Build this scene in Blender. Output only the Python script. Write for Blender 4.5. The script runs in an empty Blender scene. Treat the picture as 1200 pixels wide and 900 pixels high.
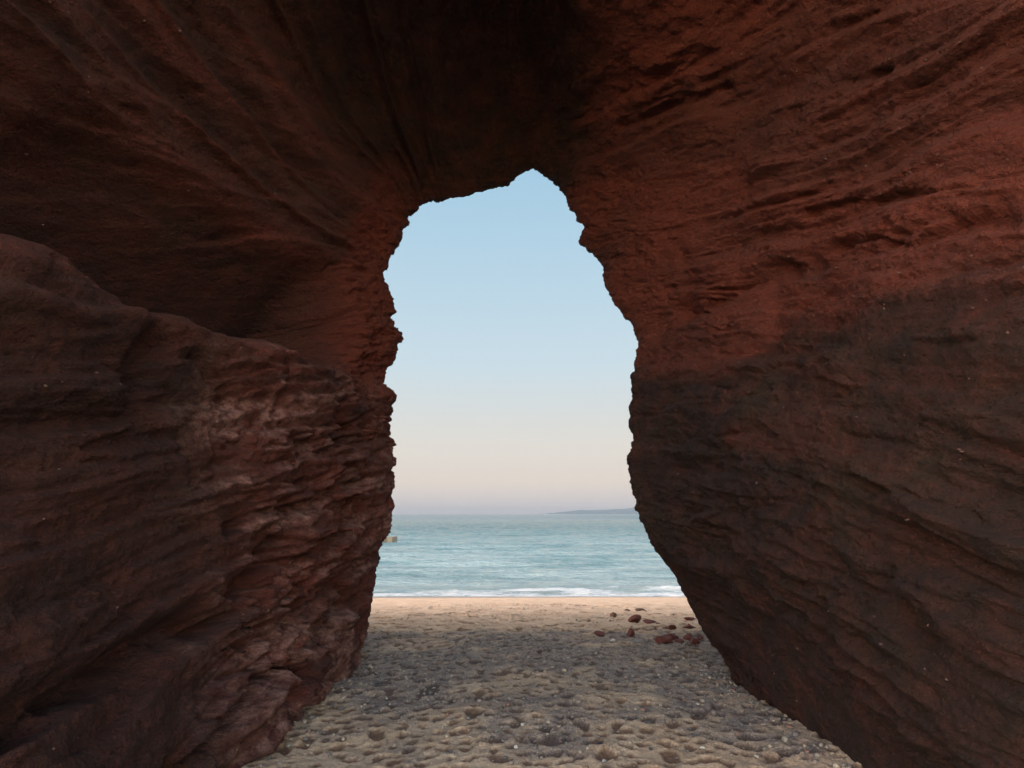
import bpy, math, random
import numpy as np

rng = np.random.default_rng(7)
random.seed(7)
scene = bpy.context.scene
col = scene.collection

# ------------------------------------------------------------------ helpers
def hash3(ix, iy, iz, seed):
    h = (ix * 374761393 + iy * 668265263 + iz * 2147483647 + seed * 144665) & 0xFFFFFFFF
    h = ((h ^ (h >> 13)) * 1274126177) & 0xFFFFFFFF
    h = ((h ^ (h >> 16)) * 2246822519) & 0xFFFFFFFF
    return ((h ^ (h >> 15)) & 0xFFFFFF).astype(np.float64) / 0xFFFFFF

def vnoise(x, y, z, seed=0):
    """smooth value noise, about -1..1"""
    x = np.asarray(x, float); y = np.asarray(y, float) + 0 * x; z = np.asarray(z, float) + 0 * x
    fx = np.floor(x); fy = np.floor(y); fz = np.floor(z)
    ix = fx.astype(np.int64); iy = fy.astype(np.int64); iz = fz.astype(np.int64)
    tx = x - fx; ty = y - fy; tz = z - fz
    tx = tx ** 3 * (tx * (tx * 6 - 15) + 10); ty = ty ** 3 * (ty * (ty * 6 - 15) + 10); tz = tz ** 3 * (tz * (tz * 6 - 15) + 10)
    r = 0
    for dx in (0, 1):
        wx = tx if dx else 1 - tx
        for dy in (0, 1):
            wy = ty if dy else 1 - ty
            for dz in (0, 1):
                wz = tz if dz else 1 - tz
                r = r + wx * wy * wz * hash3(ix + dx, iy + dy, iz + dz, seed)
    return r * 2 - 1

def fbm(x, y, z, oct=4, seed=0, gain=.5, lac=2.03):
    a = 1; s = 0; n = 0
    for i in range(oct):
        s = s + a * vnoise(x, y, z, seed + i * 17); n += a
        x = x * lac + 3.1; y = y * lac + 1.7; z = z * lac + 5.3; a *= gain
    return s / n

def sstep(a, b, x):
    t = np.clip((x - a) / (b - a), 0, 1)
    return t * t * (3 - 2 * t)

def bump(x, a, b, c, d):
    return sstep(a, b, x) * (1 - sstep(c, d, x))

def tag(o, label=None, cat=None, group=None, kind=None):
    if label: o['label'] = label
    if cat: o['category'] = cat
    if group: o['group'] = group
    if kind: o['kind'] = kind
    return o

def mesh_obj(name, verts, faces, mat, smooth=True, parent=None, attrs=None):
    verts = np.asarray(verts, np.float32)
    me = bpy.data.meshes.new(name)
    if isinstance(faces, np.ndarray):
        n, k = faces.shape
        me.vertices.add(len(verts)); me.vertices.foreach_set('co', verts.ravel())
        me.loops.add(n * k); me.loops.foreach_set('vertex_index', faces.astype(np.int32).ravel())
        me.polygons.add(n)
        me.polygons.foreach_set('loop_start', np.arange(0, n * k, k, dtype=np.int32))
        me.update(calc_edges=True); me.validate()
    else:
        me.from_pydata([tuple(map(float, v)) for v in verts], [], faces); me.update()
    if attrs:
        for an, data in attrs.items():
            a = me.color_attributes.new(an, 'FLOAT_COLOR', 'POINT')
            d = np.ones((len(verts), 4), np.float32); d[:, :data.shape[1]] = data
            a.data.foreach_set('color', d.ravel())
    me.polygons.foreach_set('use_smooth', np.full(len(me.polygons), smooth))
    if mat: me.materials.append(mat)
    o = bpy.data.objects.new(name, me); col.objects.link(o)
    if parent: o.parent = parent
    return o

def grid_faces(nr, nc):
    i = np.arange(nr * nc).reshape(nr, nc)
    return np.stack([i[:-1, :-1], i[:-1, 1:], i[1:, 1:], i[1:, :-1]], -1).reshape(-1, 4)

# ---- node helpers
class NT:
    def __init__(s, name):
        s.m = bpy.data.materials.new(name); s.m.use_nodes = True
        s.t = s.m.node_tree; s.t.nodes.clear()
        s.out = s.n('ShaderNodeOutputMaterial')
        s.b = s.n('ShaderNodeBsdfPrincipled')
        s.l(s.b.outputs[0], s.out.inputs['Surface'])
    def n(s, typ, **kw):
        nd = s.t.nodes.new(typ)
        for k, v in kw.items(): setattr(nd, k, v)
        return nd
    def l(s, a, b): s.t.links.new(a, b)
    def setv(s, sock, v):
        if hasattr(v, 'links'): s.l(v, sock)
        else: sock.default_value = v
    def math(s, op, a, b=0.0, c=None, clamp=False):
        nd = s.n('ShaderNodeMath', operation=op); nd.use_clamp = clamp
        s.setv(nd.inputs[0], a); s.setv(nd.inputs[1], b)
        if c is not None: s.setv(nd.inputs[2], c)
        return nd.outputs[0]
    def pos(s):
        return s.n('ShaderNodeNewGeometry').outputs['Position']
    def scale(s, v, sc):
        nd = s.n('ShaderNodeVectorMath', operation='MULTIPLY'); s.l(v, nd.inputs[0]); nd.inputs[1].default_value = sc
        return nd.outputs[0]
    def noise(s, v, sc, det=4, rough=.55, dist=0):
        nd = s.n('ShaderNodeTexNoise'); s.l(v, nd.inputs['Vector'])
        nd.inputs['Scale'].default_value = sc; nd.inputs['Detail'].default_value = det
        nd.inputs['Roughness'].default_value = rough; nd.inputs['Distortion'].default_value = dist
        return nd.outputs[0]
    def vor(s, v, sc, feat='F1'):
        nd = s.n('ShaderNodeTexVoronoi', feature=feat); s.l(v, nd.inputs['Vector']); nd.inputs['Scale'].default_value = sc
        return nd
    def ramp(s, f, stops, interp='LINEAR'):
        nd = s.n('ShaderNodeValToRGB'); nd.color_ramp.interpolation = interp
        e = nd.color_ramp.elements
        while len(e) < len(stops): e.new(.5)
        for q, (p, c) in zip(e, stops):
            q.position = p; q.color = (c[0], c[1], c[2], 1) if isinstance(c, tuple) else (c, c, c, 1)
        s.l(f, nd.inputs[0]); return nd.outputs[0]
    def mix(s, f, a, b, blend='MIX'):
        nd = s.n('ShaderNodeMix', data_type='RGBA', blend_type=blend)
        s.setv(nd.inputs[0], f)
        for k, v in ((6, a), (7, b)):
            if isinstance(v, tuple): v = (*v[:3], 1)
            s.setv(nd.inputs[k], v)
        return nd.outputs[2]
    def bumpn(s, h, dist, strength=1.0, prev=None):
        nd = s.n('ShaderNodeBump'); nd.inputs['Distance'].default_value = dist; nd.inputs['Strength'].default_value = strength
        s.l(h, nd.inputs['Height'])
        if prev is not None: s.l(prev, nd.inputs['Normal'])
        return nd.outputs[0]
    def attr(s, name):
        nd = s.n('ShaderNodeVertexColor'); nd.layer_name = name
        sp = s.n('ShaderNodeSeparateColor'); s.l(nd.outputs[0], sp.inputs[0])
        return sp.outputs, nd.outputs[0]
    def sepxyz(s, v):
        nd = s.n('ShaderNodeSeparateXYZ'); s.l(v, nd.inputs[0]); return nd.outputs

# ------------------------------------------------------------------ camera
cam_d = bpy.data.cameras.new('camera'); cam = bpy.data.objects.new('camera', cam_d); col.objects.link(cam)
cam.location = (0, 0, 1.6)
cam.rotation_euler = (math.pi / 2 + math.atan(152 / 715), 0, 0)
cam_d.sensor_width = 36; cam_d.lens = 36 * 715 / 1200
cam_d.clip_start = .05; cam_d.clip_end = 60000
scene.camera = cam

SEA_Z = -1.28
def ground_z(x, y):
    """the beach: level in the cave, sloping down to the sea from about ten metres out"""
    t = np.clip((np.asarray(y, float) - 8.4) / .9, -30, 60)
    return np.maximum(-.0885 * .9 * np.log1p(np.exp(t)), -4.0)

# ------------------------------------------------------------------ rock arch
LZ = np.array([-2.5, -.15, .8, 1.6, 2.5, 3.4, 4.3])
RIM_L = [(-1.647, 6.85, -0.019), (-1.601, 6.89, 0.122), (-1.567, 6.92, 0.37), (-1.55, 6.95, 0.626), (-1.542, 6.97, 0.755), (-1.503, 6.99, 1.021), (-1.431, 7.0, 1.248), (-1.381, 7.0, 1.432), (-1.372, 6.99, 1.713), (-1.348, 6.97, 1.92), (-1.334, 6.95, 2.139), (-1.383, 6.92, 2.3), (-1.365, 6.89, 2.471), (-1.374, 6.85, 2.66), (-1.34, 6.82, 2.901), (-1.474, 6.78, 3.041), (-1.435, 6.75, 3.184), (-1.315, 6.73, 3.429), (-1.28, 6.71, 3.626), (-1.403, 6.7, 3.827), (-1.38, 6.7, 3.982), (-1.495, 6.71, 4.3), (-1.502, 6.72, 4.41), (-1.37, 6.75, 4.747), (-1.311, 6.78, 4.926), (-1.263, 6.81, 5.165)]
RIM_T = [(-1.119, 6.8, 5.249), (-1.038, 6.79, 5.335), (-0.725, 6.77, 5.38), (-0.415, 6.76, 5.454), (-0.052, 6.75, 5.585), (0.156, 6.74, 5.751), (0.26, 6.72, 5.774), (0.383, 6.71, 5.676)]
RIM_R = [(0.515, 6.7, 5.533), (0.666, 6.71, 5.279), (0.834, 6.72, 4.952), (0.831, 6.73, 4.77), (0.958, 6.73, 4.629), (1.054, 6.73, 4.446), (1.068, 6.73, 4.255), (1.206, 6.72, 3.989), (1.391, 6.71, 3.728), (1.457, 6.69, 3.519), (1.395, 6.67, 3.313), (1.354, 6.65, 3.111), (1.321, 6.62, 2.911), (1.28, 6.59, 2.715), (1.29, 6.56, 2.429), (1.246, 6.53, 2.151), (1.271, 6.49, 1.836), (1.324, 6.46, 1.574), (1.495, 6.43, 1.234), (1.632, 6.41, 0.987), (1.758, 6.39, 0.744), (1.888, 6.37, 0.492), (2.037, 6.36, 0.274), (2.156, 6.35, 0.023)]

def rim_curve(u19):
    """traced opening sampled at u (0..18, the index of the section's control points)"""
    ku = []; kp = []
    ku += [0, 1]; kp += [(-1.85, 6.8, -2.5), (-1.68, 6.83, -.15)]
    for p in RIM_L:
        ku.append(float(np.interp(p[2], [-.15, .8, 1.6, 2.5, 3.4, 4.3, 5.2], [1, 2, 3, 4, 5, 6, 7]))); kp.append(p)
    for p in RIM_T:
        ku.append(float(np.interp(p[0], [-1.27, -.7, .26, .5], [7, 8, 9, 10]))); kp.append(p)
    for p in RIM_R:
        ku.append(float(np.interp(-p[2], [-5.55, -4.95, -4.3, -3.4, -2.5, -1.6, -.8, .15], [10, 11, 12, 13, 14, 15, 16, 17]))); kp.append(p)
    ku += [17, 18]; kp += [(2.26, 6.35, -.15), (2.4, 6.35, -2.5)]
    o = np.argsort(ku, kind='stable'); ku = np.array(ku)[o]; kp = np.array(kp)[o]
    return np.stack([np.interp(u19, ku, kp[:, c]) for c in range(3)], -1)

def section(y, lx, roof, rx, zs=1.0, dz=0.0):
    """19 control points: left wall from its foot up, five roof points, right wall down to its foot"""
    p = [(a, y, b * zs if b > 0 else b) for a, b in zip(lx, LZ)]
    p += [(a, y, b) for a, b in roof]
    p += [(a, y, b * zs if b > 0 else b) for a, b in zip(rx, LZ[::-1][:6].tolist() + [-2.5])]
    return np.array(p)

def arch(y, w, h):
    """a plain wide arch for the outside of the headland"""
    p = []
    for k in range(19):
        t = k / 18
        a = math.pi * t
        x = -w * math.copysign(abs(math.cos(a)) ** .45, math.cos(a))
        z = -3 + (h + 3) * abs(math.sin(a)) ** .55
        p.append((x, y, z))
    return np.array(p)

def cr(P, t):
    """Catmull-Rom through rows of P at parameters t (0..n-1)"""
    n = len(P); i = np.clip(np.floor(t).astype(int), 0, n - 2); f = (t - i)[:, None]
    p0 = P[np.clip(i - 1, 0, n - 1)]; p1 = P[i]; p2 = P[i + 1]; p3 = P[np.clip(i + 2, 0, n - 1)]
    return .5 * (2 * p1 + (p2 - p0) * f + (2 * p0 - 5 * p1 + 4 * p2 - p3) * f ** 2 + (3 * p1 - p0 - 3 * p2 + p3) * f ** 3)

NU = 1150
# u samples follow the length of the section so that quads stay even
ctrl_len = np.array([.5, .95, .85, .9, .95, .95, 1.1, 1.0, 1.1, .9, .9, 1.1, 1.0, .95, .9, .9, .95, .5])
cum = np.concatenate([[0], np.cumsum(ctrl_len)])
U = np.interp(np.linspace(0, cum[-1], NU), cum, np.arange(19))

rim = rim_curve(U)
def expand(p19): return cr(p19, U)
def rim_off(dy, out, up, soft=0.0):
    c = np.array([.1, 0, 2.4]); q = rim.copy()
    if soft > 0:
        k = int(NU * soft); ker = np.hanning(2 * k + 1); ker /= ker.sum()
        for ch in range(3): q[:, ch] = np.convolve(np.pad(q[:, ch], k, mode='edge'), ker, mode='valid')
    d = q - c; d[:, 1] = 0; d[:, 2] *= .7; d /= np.linalg.norm(d, axis=1)[:, None]
    foot = sstep(-1.5, 0.2, q[:, 2])[:, None]
    q = q + d * np.array([out, 0, up]) * (0.3 + .7 * foot)
    q[:, 1] += dy
    return q

ST = []   # (sections in order, rows between this one and the next)
ST.append((expand(arch(2.0, 24, 12.5)), 6))
ST.append((expand(arch(9.6, 20, 11)), 14))
ST.append((expand(section(8.8, [-9, -8.5, -8.2, -8, -8, -8, -7.5], [(-6, 7.2), (-3, 8.4), (0, 8.8), (3, 8.4), (6, 7.2)], [7.5, 8, 8, 8, 8.4, 8.8, 9.2], 1.1)), 20))
ST.append((rim_off(1.05, 1.5, 1.2, .03), 24))
ST.append((rim_off(.42, .42, .35, .012), 26))
ST.append((rim, 34))
ST.append((.35 * rim_off(-.4, .16, .3, .006) + .65 * expand(section(6.35, [-1.9, -1.72, -1.64, -1.55, -1.5, -1.6, -1.72], [(-1.45, 5.4), (-.78, 5.75), (.2, 6.1), (.62, 5.8), (1.05, 5.15)], [1.35, 1.7, 1.42, 1.42, 1.86, 2.2, 2.4])), 62))
ST.append((expand(section(5.5, [-2.0, -1.72, -1.70, -1.70, -1.75, -1.98, -2.1], [(-1.75, 5.5), (-.85, 6.15), (0, 6.8), (.65, 6.05), (1.4, 5.3)], [1.85, 2.05, 1.72, 1.64, 1.9, 2.13, 2.4])), 80))
ST.append((expand(section(4.4, [-2.1, -1.74, -1.96, -2.15, -2.2, -2.45, -2.55], [(-2.0, 5.7), (-.9, 6.3), (-.1, 7.0), (.7, 6.15), (1.85, 5.45)], [2.35, 2.45, 2.1, 1.9, 2.0, 2.2, 2.4])), 100))
ST.append((expand(section(3.0, [-2.2, -1.82, -2.25, -2.5, -2.55, -2.7, -2.8], [(-2.2, 5.7), (-.95, 6.3), (-.1, 6.7), (.75, 6.15), (2.2, 5.5)], [2.7, 2.75, 2.45, 2.25, 2.25, 2.4, 2.6])), 60))
ST.append((expand(section(1.7, [-2.6, -2.5, -2.7, -2.8, -2.9, -3, -3], [(-2.4, 5.8), (-1, 6.4), (-.1, 6.6), (.8, 6.3), (2.4, 5.7)], [3, 3.05, 2.8, 2.6, 2.6, 2.7, 2.9])), 24))
ST.append((expand(section(.7, [-3.2, -3.1, -3.3, -3.4, -3.5, -3.5, -3.5], [(-2.9, 6.4), (-1.4, 7.0), (-.1, 7.2), (1.2, 7.0), (2.9, 6.4)], [3.5, 3.5, 3.4, 3.2, 3.2, 3.3, 3.5])), 14))
ST.append((expand(section(-.3, [-5, -4.8, -4.8, -4.8, -4.8, -4.8, -4.6], [(-4, 7.6), (-2, 8.5), (0, 8.8), (2, 8.5), (4, 7.6)], [4.6, 4.8, 4.8, 4.8, 4.8, 4.9, 5.1], 1.1)), 12))
ST.append((expand(section(-1.2, [-10, -9.5, -9.2, -9, -9, -9, -8.5], [(-7, 8.6), (-3.5, 9.6), (0, 9.9), (3.5, 9.6), (7, 8.6)], [8.5, 9, 9, 9, 9.4, 9.8, 10.2], 1.2)), 10))
ST.append((expand(arch(-2.6, 20, 11.5)), 6))
ST.append((expand(arch(2.0, 24, 12.5)), 0))
rows = []; P_st = np.stack([s for s, n in ST])
# chord-length (centripetal) cubic between the sections, through every section exactly
kn = [0.0]
for k in range(len(ST) - 1):
    kn.append(kn[-1] + np.median(np.linalg.norm(P_st[k + 1] - P_st[k], axis=1)) ** .75)
kn = np.array(kn)
tang = np.zeros_like(P_st)
for k in range(len(ST)):
    a = max(k - 1, 0); b = min(k + 1, len(ST) - 1)
    if 0 < k < len(ST) - 1:
        d0 = (P_st[k] - P_st[a]) / (kn[k] - kn[a]); d1 = (P_st[b] - P_st[k]) / (kn[b] - kn[k])
        w = (kn[k] - kn[a]) / (kn[b] - kn[a]); tang[k] = d0 * (1 - w) + d1 * w
    else: tang[k] = (P_st[b] - P_st[a]) / (kn[b] - kn[a])
    # keep the tangents from overshooting near short spans
for k, (s, n) in enumerate(ST[:-1]):
    h = kn[k + 1] - kn[k]
    for j in range(n):
        f = j / n
        rows.append((2 * f ** 3 - 3 * f * f + 1) * P_st[k] + (f ** 3 - 2 * f * f + f) * h * tang[k] + (-2 * f ** 3 + 3 * f * f) * P_st[k + 1] + (f ** 3 - f * f) * h * tang[k + 1])
rows.append(P_st[-1])
G = np.array(rows)                       # (NV, NU, 3)
NV = len(G)

def normals(G):
    du = np.gradient(G, axis=1); dv = np.gradient(G, axis=0)
    n = np.cross(dv, du); n /= np.linalg.norm(n, axis=2)[..., None] + 1e-9
    return n
N = normals(G)
# make them point out of the rock: into the tunnel at the middle of it
if N[300, 130, 0] < 0: N = -N

X, Y, Z = G[..., 0], G[..., 1], G[..., 2]
tun = bump(Y, -1.4, -.2, 7.0, 8.6) * (1 - sstep(7, 9, np.abs(X)))     # the tunnel, where detail is fine
rimd = np.abs(np.arange(NV) - sum(n for s, n in ST[:5]))[:, None] + 0 * X   # rows from the opening's edge
keep = sstep(0, 75, rimd)                 # large swellings fade out at the traced edge
left = sstep(.3, -.6, X); right = 1 - left
wx = fbm(X * .5, Y * .5, Z * .5, 3, 5)
S = Z - .24 * Y + .05 * X + .14 * wx + .05 * fbm(X * 1.7, Y * 1.7, Z * 1.7, 2, 9)   # height through the beds

D = np.zeros_like(X)                      # displacement along N (positive = out of the rock)
D += (.16 * fbm(X * .55, Y * .55, Z * .55, 3, 11) + .13 * fbm(X * 1.1 + 9, Y * 1.1, Z * 1.6, 3, 21)) * (.12 + .88 * keep)
# beds: ledges and recesses that come and go
m1 = .5 + .5 * vnoise(X * .8, Y * .8, Z * .8, 31)
m2 = .5 + .5 * vnoise(X * 1.3 + 4, Y * 1.3, Z * 1.3, 37)
bed = .05 * vnoise(S * 2.3, 0.3 * Y, 7.7, 41) * m1
bed += .05 * vnoise(S * 5.5, 0.35 * Y, 3.1, 43) * m2
bed += .026 * vnoise(S * 12, 0.6 * Y, X * .3, 47) * (.3 + .7 * m1)
bed += .014 * vnoise(S * 26, 0.9 * Y, X * .5, 53) * m2
roofm = sstep(5.3, 6.0, Z)
D += bed * (.35 + .65 * keep) * (1 - .7 * roofm)
# stepped beds: each one swells slowly upward and breaks back sharply
def steps(q, edge=.86):
    f = q - np.floor(q); return f ** 1.4 * (1 - sstep(edge, 1.0, f))
q1 = S * 3.1 + .5 * vnoise(X * 1.1, Y * .8, Z * .6, 55); q2 = S * 8.2 + .6 * vnoise(X * 1.6, Y * 1.2, Z, 57)
lay = (.35 + .65 * keep) * (1 - .75 * roofm)
D += .085 * (steps(q1) - .4) * sstep(.25, .8, m2 + .25 * left) * lay
D += .040 * (steps(q2) - .4) * sstep(.3, .8, .5 + .5 * vnoise(X * 1.5, Y * 1.0, S * 1.5, 59)) * lay
# short hollows and overhanging lips strung along the beds
an = fbm(X * 1.6, Y * 1.3, S * 8.5, 3, 61)
D -= .085 * sstep(.25, .7, an) * m1 * (1 - .6 * roofm) * (.4 + .6 * keep)
D += .045 * sstep(.25, .6, fbm(X * 1.3 + 3, Y * 1.3, S * 7 + 5, 3, 67)) * (.4 + .6 * keep)
# the craggy, wave-cut lower left corner of the arch
crag = left * bump(Y, 3.8, 4.9, 6.9, 7.4) * (1 - sstep(2.5, 3.2, Z))
S2 = Z - .22 * Y + .10 * fbm(X * 2, Y * 2, Z * 2, 2, 63)
cn = fbm(Y * 1.5, S2 * 5.5, X * 1.5, 4, 65)
rg = 1 - np.abs(fbm(Y * 2.6, S2 * 6, X * 2.6, 3, 66)) * 2.4
D += crag * (.07 * cn + .03 * rg + .06 * (steps(S2 * 4.4 + .5 * cn) - .4) + .018 * (steps(S * 9.5 + .8 * cn, .8) - .4)) * (.45 + .55 * keep)
fis = vnoise(Y * 3.0 + .5 * Z + .3 * cn, Z * .7, 2.2, 68)
for (cx_, cy_, cz_, rr_, am_) in ((-1.64, 6.45, .30, .24, .10), (-1.76, 5.82, .18, .22, .13), (-1.80, 5.30, .16, .30, .12), (-1.6, 6.75, .55, .2, .05)):   # rounded pillars at its foot
    D += am_ * left * np.exp(-(((Y - cy_) / rr_) ** 2 + ((Z - cz_) / (rr_ * 1.9)) ** 2) ** 1.5)
D -= crag * .17 * np.exp(-(fis / .07) ** 2) * sstep(-.2, .4, vnoise(Y * 1.5, Z * 1.5, 4, 69))
# broken faces: jittered cells, each with its own height and tilt
def facets(x, y, z, seed, jit=.9):
    fx, fy, fz = np.floor(x).astype(np.int64), np.floor(y).astype(np.int64), np.floor(z).astype(np.int64)
    best = np.full(x.shape, 9.0); second = best.copy(); out = np.zeros_like(x)
    for i in (-1, 0, 1):
        for j in (-1, 0, 1):
            for k in (-1, 0, 1):
                cx, cy, cz = fx + i, fy + j, fz + k
                px = cx + .5 + jit * (hash3(cx, cy, cz, seed) - .5); py = cy + .5 + jit * (hash3(cx, cy, cz, seed + 1) - .5); pz = cz + .5 + jit * (hash3(cx, cy, cz, seed + 2) - .5)
                d = (x - px) ** 2 + (y - py) ** 2 + (z - pz) ** 2
                h = hash3(cx, cy, cz, seed + 3) - .5 + 1.1 * ((hash3(cx, cy, cz, seed + 4) - .5) * (y - py) + (hash3(cx, cy, cz, seed + 5) - .5) * (z - pz) + (hash3(cx, cy, cz, seed + 6) - .5) * (x - px))
                m_ = d < best
                second = np.where(m_, best, np.minimum(second, d)); best = np.where(m_, d, best); out = np.where(m_, h, out)
    return out, np.sqrt(second) - np.sqrt(best)
wv = .25 * fbm(X * 3, Y * 3, Z * 3, 2, 141)
fa, ea = facets(X * 1.4 + wv, Y * 1.4 + wv, S2 * 4.2 + wv, 151); fb, eb = facets(X * 5.5 + wv, Y * 5.0, S * 12 + wv, 161)
fa2, e2 = facets(X * 1.6 + wv, Y * 1.3 + wv, S * 6.5 + wv, 171); fc, ec = facets(X * 11, Y * 10, S * 24, 181)
fz = sstep(-.1, .4, vnoise(X * .9, Y * .9, S * 1.6, 145))
pil = left * bump(Y, 5.0, 5.3, 7.0, 7.4) * (1 - sstep(.45, .8, Z))
D += crag * (1 - .7 * pil) * (.13 * fa + .018 * fb + .010 * fc - .11 * np.exp(-(ea / .085) ** 2) * sstep(-.3, .3, vnoise(X * 1.3, Y * 1.3, Z * 1.3, 147))) * (.25 + .75 * keep)
D += (1 - crag) * (.050 * fa2 + .028 * fb + .012 * fc) * (.25 + .75 * fz) * (.4 + .6 * keep) * (1 - .8 * roofm)
band = bump(Y, 5.75, 6.1, 6.95, 7.3) * bump(Z, 2.7, 3.3, 5.1, 5.6) * (.35 + .65 * left)      # the rugged lip of the opening
D += band * (.07 * fbm(X * 5, Y * 5, Z * 6, 3, 143) + .045 * fb + .03 * fc) * (.35 + .65 * sstep(0, 25, rimd))
# grain
D += .030 * fbm(X * 4, Y * 4, Z * 5.5, 3, 71)
rough_edge = 1 + 1.3 * (1 - sstep(0, 40, rimd)) * sstep(-.2, .6, vnoise(X * 2.2, Y * 2.2, Z * 2.2, 75))
D += .016 * fbm(X * 13, Y * 13, Z * 15, 3, 73, .6) * rough_edge
D += .010 * np.abs(fbm(X * 26, Y * 26, Z * 30, 2, 79)) * rough_edge
pit = fbm(X * 17, Y * 17, Z * 21, 2, 83)
D -= .022 * sstep(.35, .7, pit) * (.4 + .6 * m2)

lw = left * (1 - roofm)
# left wall: long hollow scooped out above a ledge
lip = np.interp(Y, [2, 2.73, 3.15, 3.7, 4.3, 4.9, 6.1], [3.10, 3.10, 3.12, 3.03, 3.07, 3.14, 3.15]) + .06 * vnoise(Y * 2.2, 1.5, 0, 91)
hol = sstep(lip - .32, lip + .34, Z) * (1 - sstep(3.55, 4.45, Z + .2 * vnoise(Y * 1.3, Z, 3, 93))) * bump(Y, 1.6, 2.6, 5.7, 6.3)
D *= 1 - .9 * hol * lw                  # smooth inside
D -= 1.1 * hol * lw
over = left * bump(Z, 4.0, 4.6, 5.0, 5.7) * bump(Y, 1.5, 2.5, 5.6, 6.3)
D += .20 * over
D += .22 * bump(Z, 2.35, 2.85, lip - .03, lip + .05) * bump(Y, 2.2, 3.0, 5.4, 6.4) * lw
# left wall: flutes running along the overhang above the hollow
vv = U[None, :] + 0 * X
fl = vnoise(vv * 5.5 + .35 * Y, Y * .35, 2.2, 97) * .6 + vnoise(vv * 12 + .6 * Y, Y * .6, 4.2, 98) * .4
flm = bump(vv, 5.6, 6.3, 7.9, 8.6) * bump(Y, 1.5, 2.5, 6.3, 6.9)
D *= 1 - .6 * flm
fl2 = 1 - 2.6 * np.abs(vnoise(vv * 7 + .5 * Y, Y * .4, 8.2, 99))
D += (.12 * fl + .07 * fl2) * bump(vv, 5.6, 6.3, 7.9, 8.6) * bump(Y, 1.5, 2.5, 6.3, 6.9)

# cracks and ledges: world-space lines on the walls (x, y, z), half width, depth
def seg_dist(P, a, b):
    a = np.array(a); b = np.array(b); ab = b - a
    t = np.clip(((P - a) @ ab) / (ab @ ab), 0, 1)
    return np.linalg.norm(P - (a + t[..., None] * ab), axis=-1)
def crack(line, w, depth, jag=.05, seed=1):
    Pj = PD + jag * np.stack([fbm(X * 4, Y * 4, Z * 4, 2, seed), fbm(X * 4 + 7, Y * 4, Z * 4, 2, seed + 3), fbm(X * 4, Y * 4 + 7, Z * 4, 2, seed + 5)], -1)
    d = np.full(X.shape, 9.0)
    for a, b in zip(line[:-1], line[1:]): d = np.minimum(d, seg_dist(Pj, a, b))
    return -depth * np.exp(-(d / w) ** 2)
CRACKS = [
    ([(-2.3, 2.5, .5), (-2.23, 2.94, 0.65), (-2.17, 3.35, 0.78), (-2.18, 3.83, 0.83), (-2.12, 4.03, 0.88), (-1.96, 4.63, 0.89), (-1.95, 4.67, 1.03), (-1.96, 4.87, 1.13), (-1.89, 5.0, 1.32), (-1.83, 5.18, 1.41), (-1.73, 5.08, 1.53)], .07, .15, .07, 601),
    ([(-1.96, 4.87, 1.04), (-1.91, 4.88, 0.79), (-1.83, 4.84, 0.56)], .05, .10, .06, 605),
    ([(-1.56, 6.2, 1.85), (-1.59, 6.19, 1.63), (-1.58, 5.85, 1.46), (-1.55, 6.05, 1.18), (-1.7, 6.29, 0.72), (-1.62, 5.81, 0.53), (-1.61, 5.4, 0.49)], .05, .12, .07, 609),
    ([(-1.6, 6.0, .62), (-1.6, 5.82, 0.53), (-1.62, 5.95, 0.24), (-1.64, 6.05, -0.1)], .05, .17, .04, 613),
    ([(-1.60, 5.2, .58), (-1.61, 5.15, 0.46), (-1.66, 5.45, 0.22), (-1.69, 5.56, -0.1)], .05, .16, .04, 617),
    ([(-1.87, 3.85, 0.19), (-1.85, 4.16, 0.22), (-1.83, 4.51, 0.31), (-1.86, 4.94, 0.42), (-1.68, 5.15, 0.53)], .055, .11, .06, 621),
    ([(-1.86, 5.35, 1.62), (-1.84, 5.25, 1.2), (-1.8, 5.3, .85)], .045, .09, .08, 623),
    ([(-2.36, 3.75, 2.42), (-2.29, 3.73, 2.59), (-2.27, 3.81, 2.69)], .09, .16, .06, 625),
    ([(-2.17, 4.12, 2.69), (-2.17, 4.33, 2.58), (-2.16, 4.5, 2.43)], .05, .10, .08, 629),
    ([(-2.04, 4.51, 1.56), (-1.85, 4.98, 1.63), (-1.61, 5.83, 1.79), (-1.45, 6.4, 1.93)], .05, .09, .10, 633),
    ([(-2.04, 4.55, 2.11), (-1.87, 5.12, 2.21), (-1.64, 5.84, 2.35), (-1.45, 6.4, 2.48)], .045, .08, .10, 637),
    ([(-1.83, 5.03, 1.22), (-1.59, 5.61, 1.32), (-1.5, 6.3, 1.55)], .05, .10, .10, 641),
    ([(2.39, 4.5, 3.94), (2.54, 4.06, 3.82), (2.64, 3.45, 3.54), (2.74, 3.28, 3.51), (2.83, 3.08, 3.48), (2.9, 2.6, 3.38)], .028, .06, .07, 645),
    ([(2.46, 3.95, 4.68), (2.48, 3.83, 4.64), (2.55, 3.66, 4.53)], .04, .06, .03, 649),
    ([(2.2, 5.04, 4.01), (2.27, 4.78, 3.93)], .035, .06, .03, 653),
    ([(1.12, 5.73, 5.58), (1.36, 5.38, 5.45), (1.6, 5.04, 5.35), (1.88, 4.72, 5.3)], .04, .06, .08, 657),
    ([(1.78, 6.05, 3.62), (2.24, 5.01, 3.66), (2.51, 4.16, 3.5), (2.7, 3.0, 3.2)], .07, .09, .10, 661),
    ([(2.1, 3.64, 1.28), (2.13, 3.6, 1.1), (2.13, 3.55, 0.99), (2.17, 3.44, 0.94)], .05, .10, .06, 665),
]
PD = G + N * D[..., None]
for ln, w, dep, jag, sd in CRACKS: D += crack(ln, w * 1.2, dep * (2.4 if ln[0][0] < 0 and ln[0][2] < 2 else 1.35), jag, sd)

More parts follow.
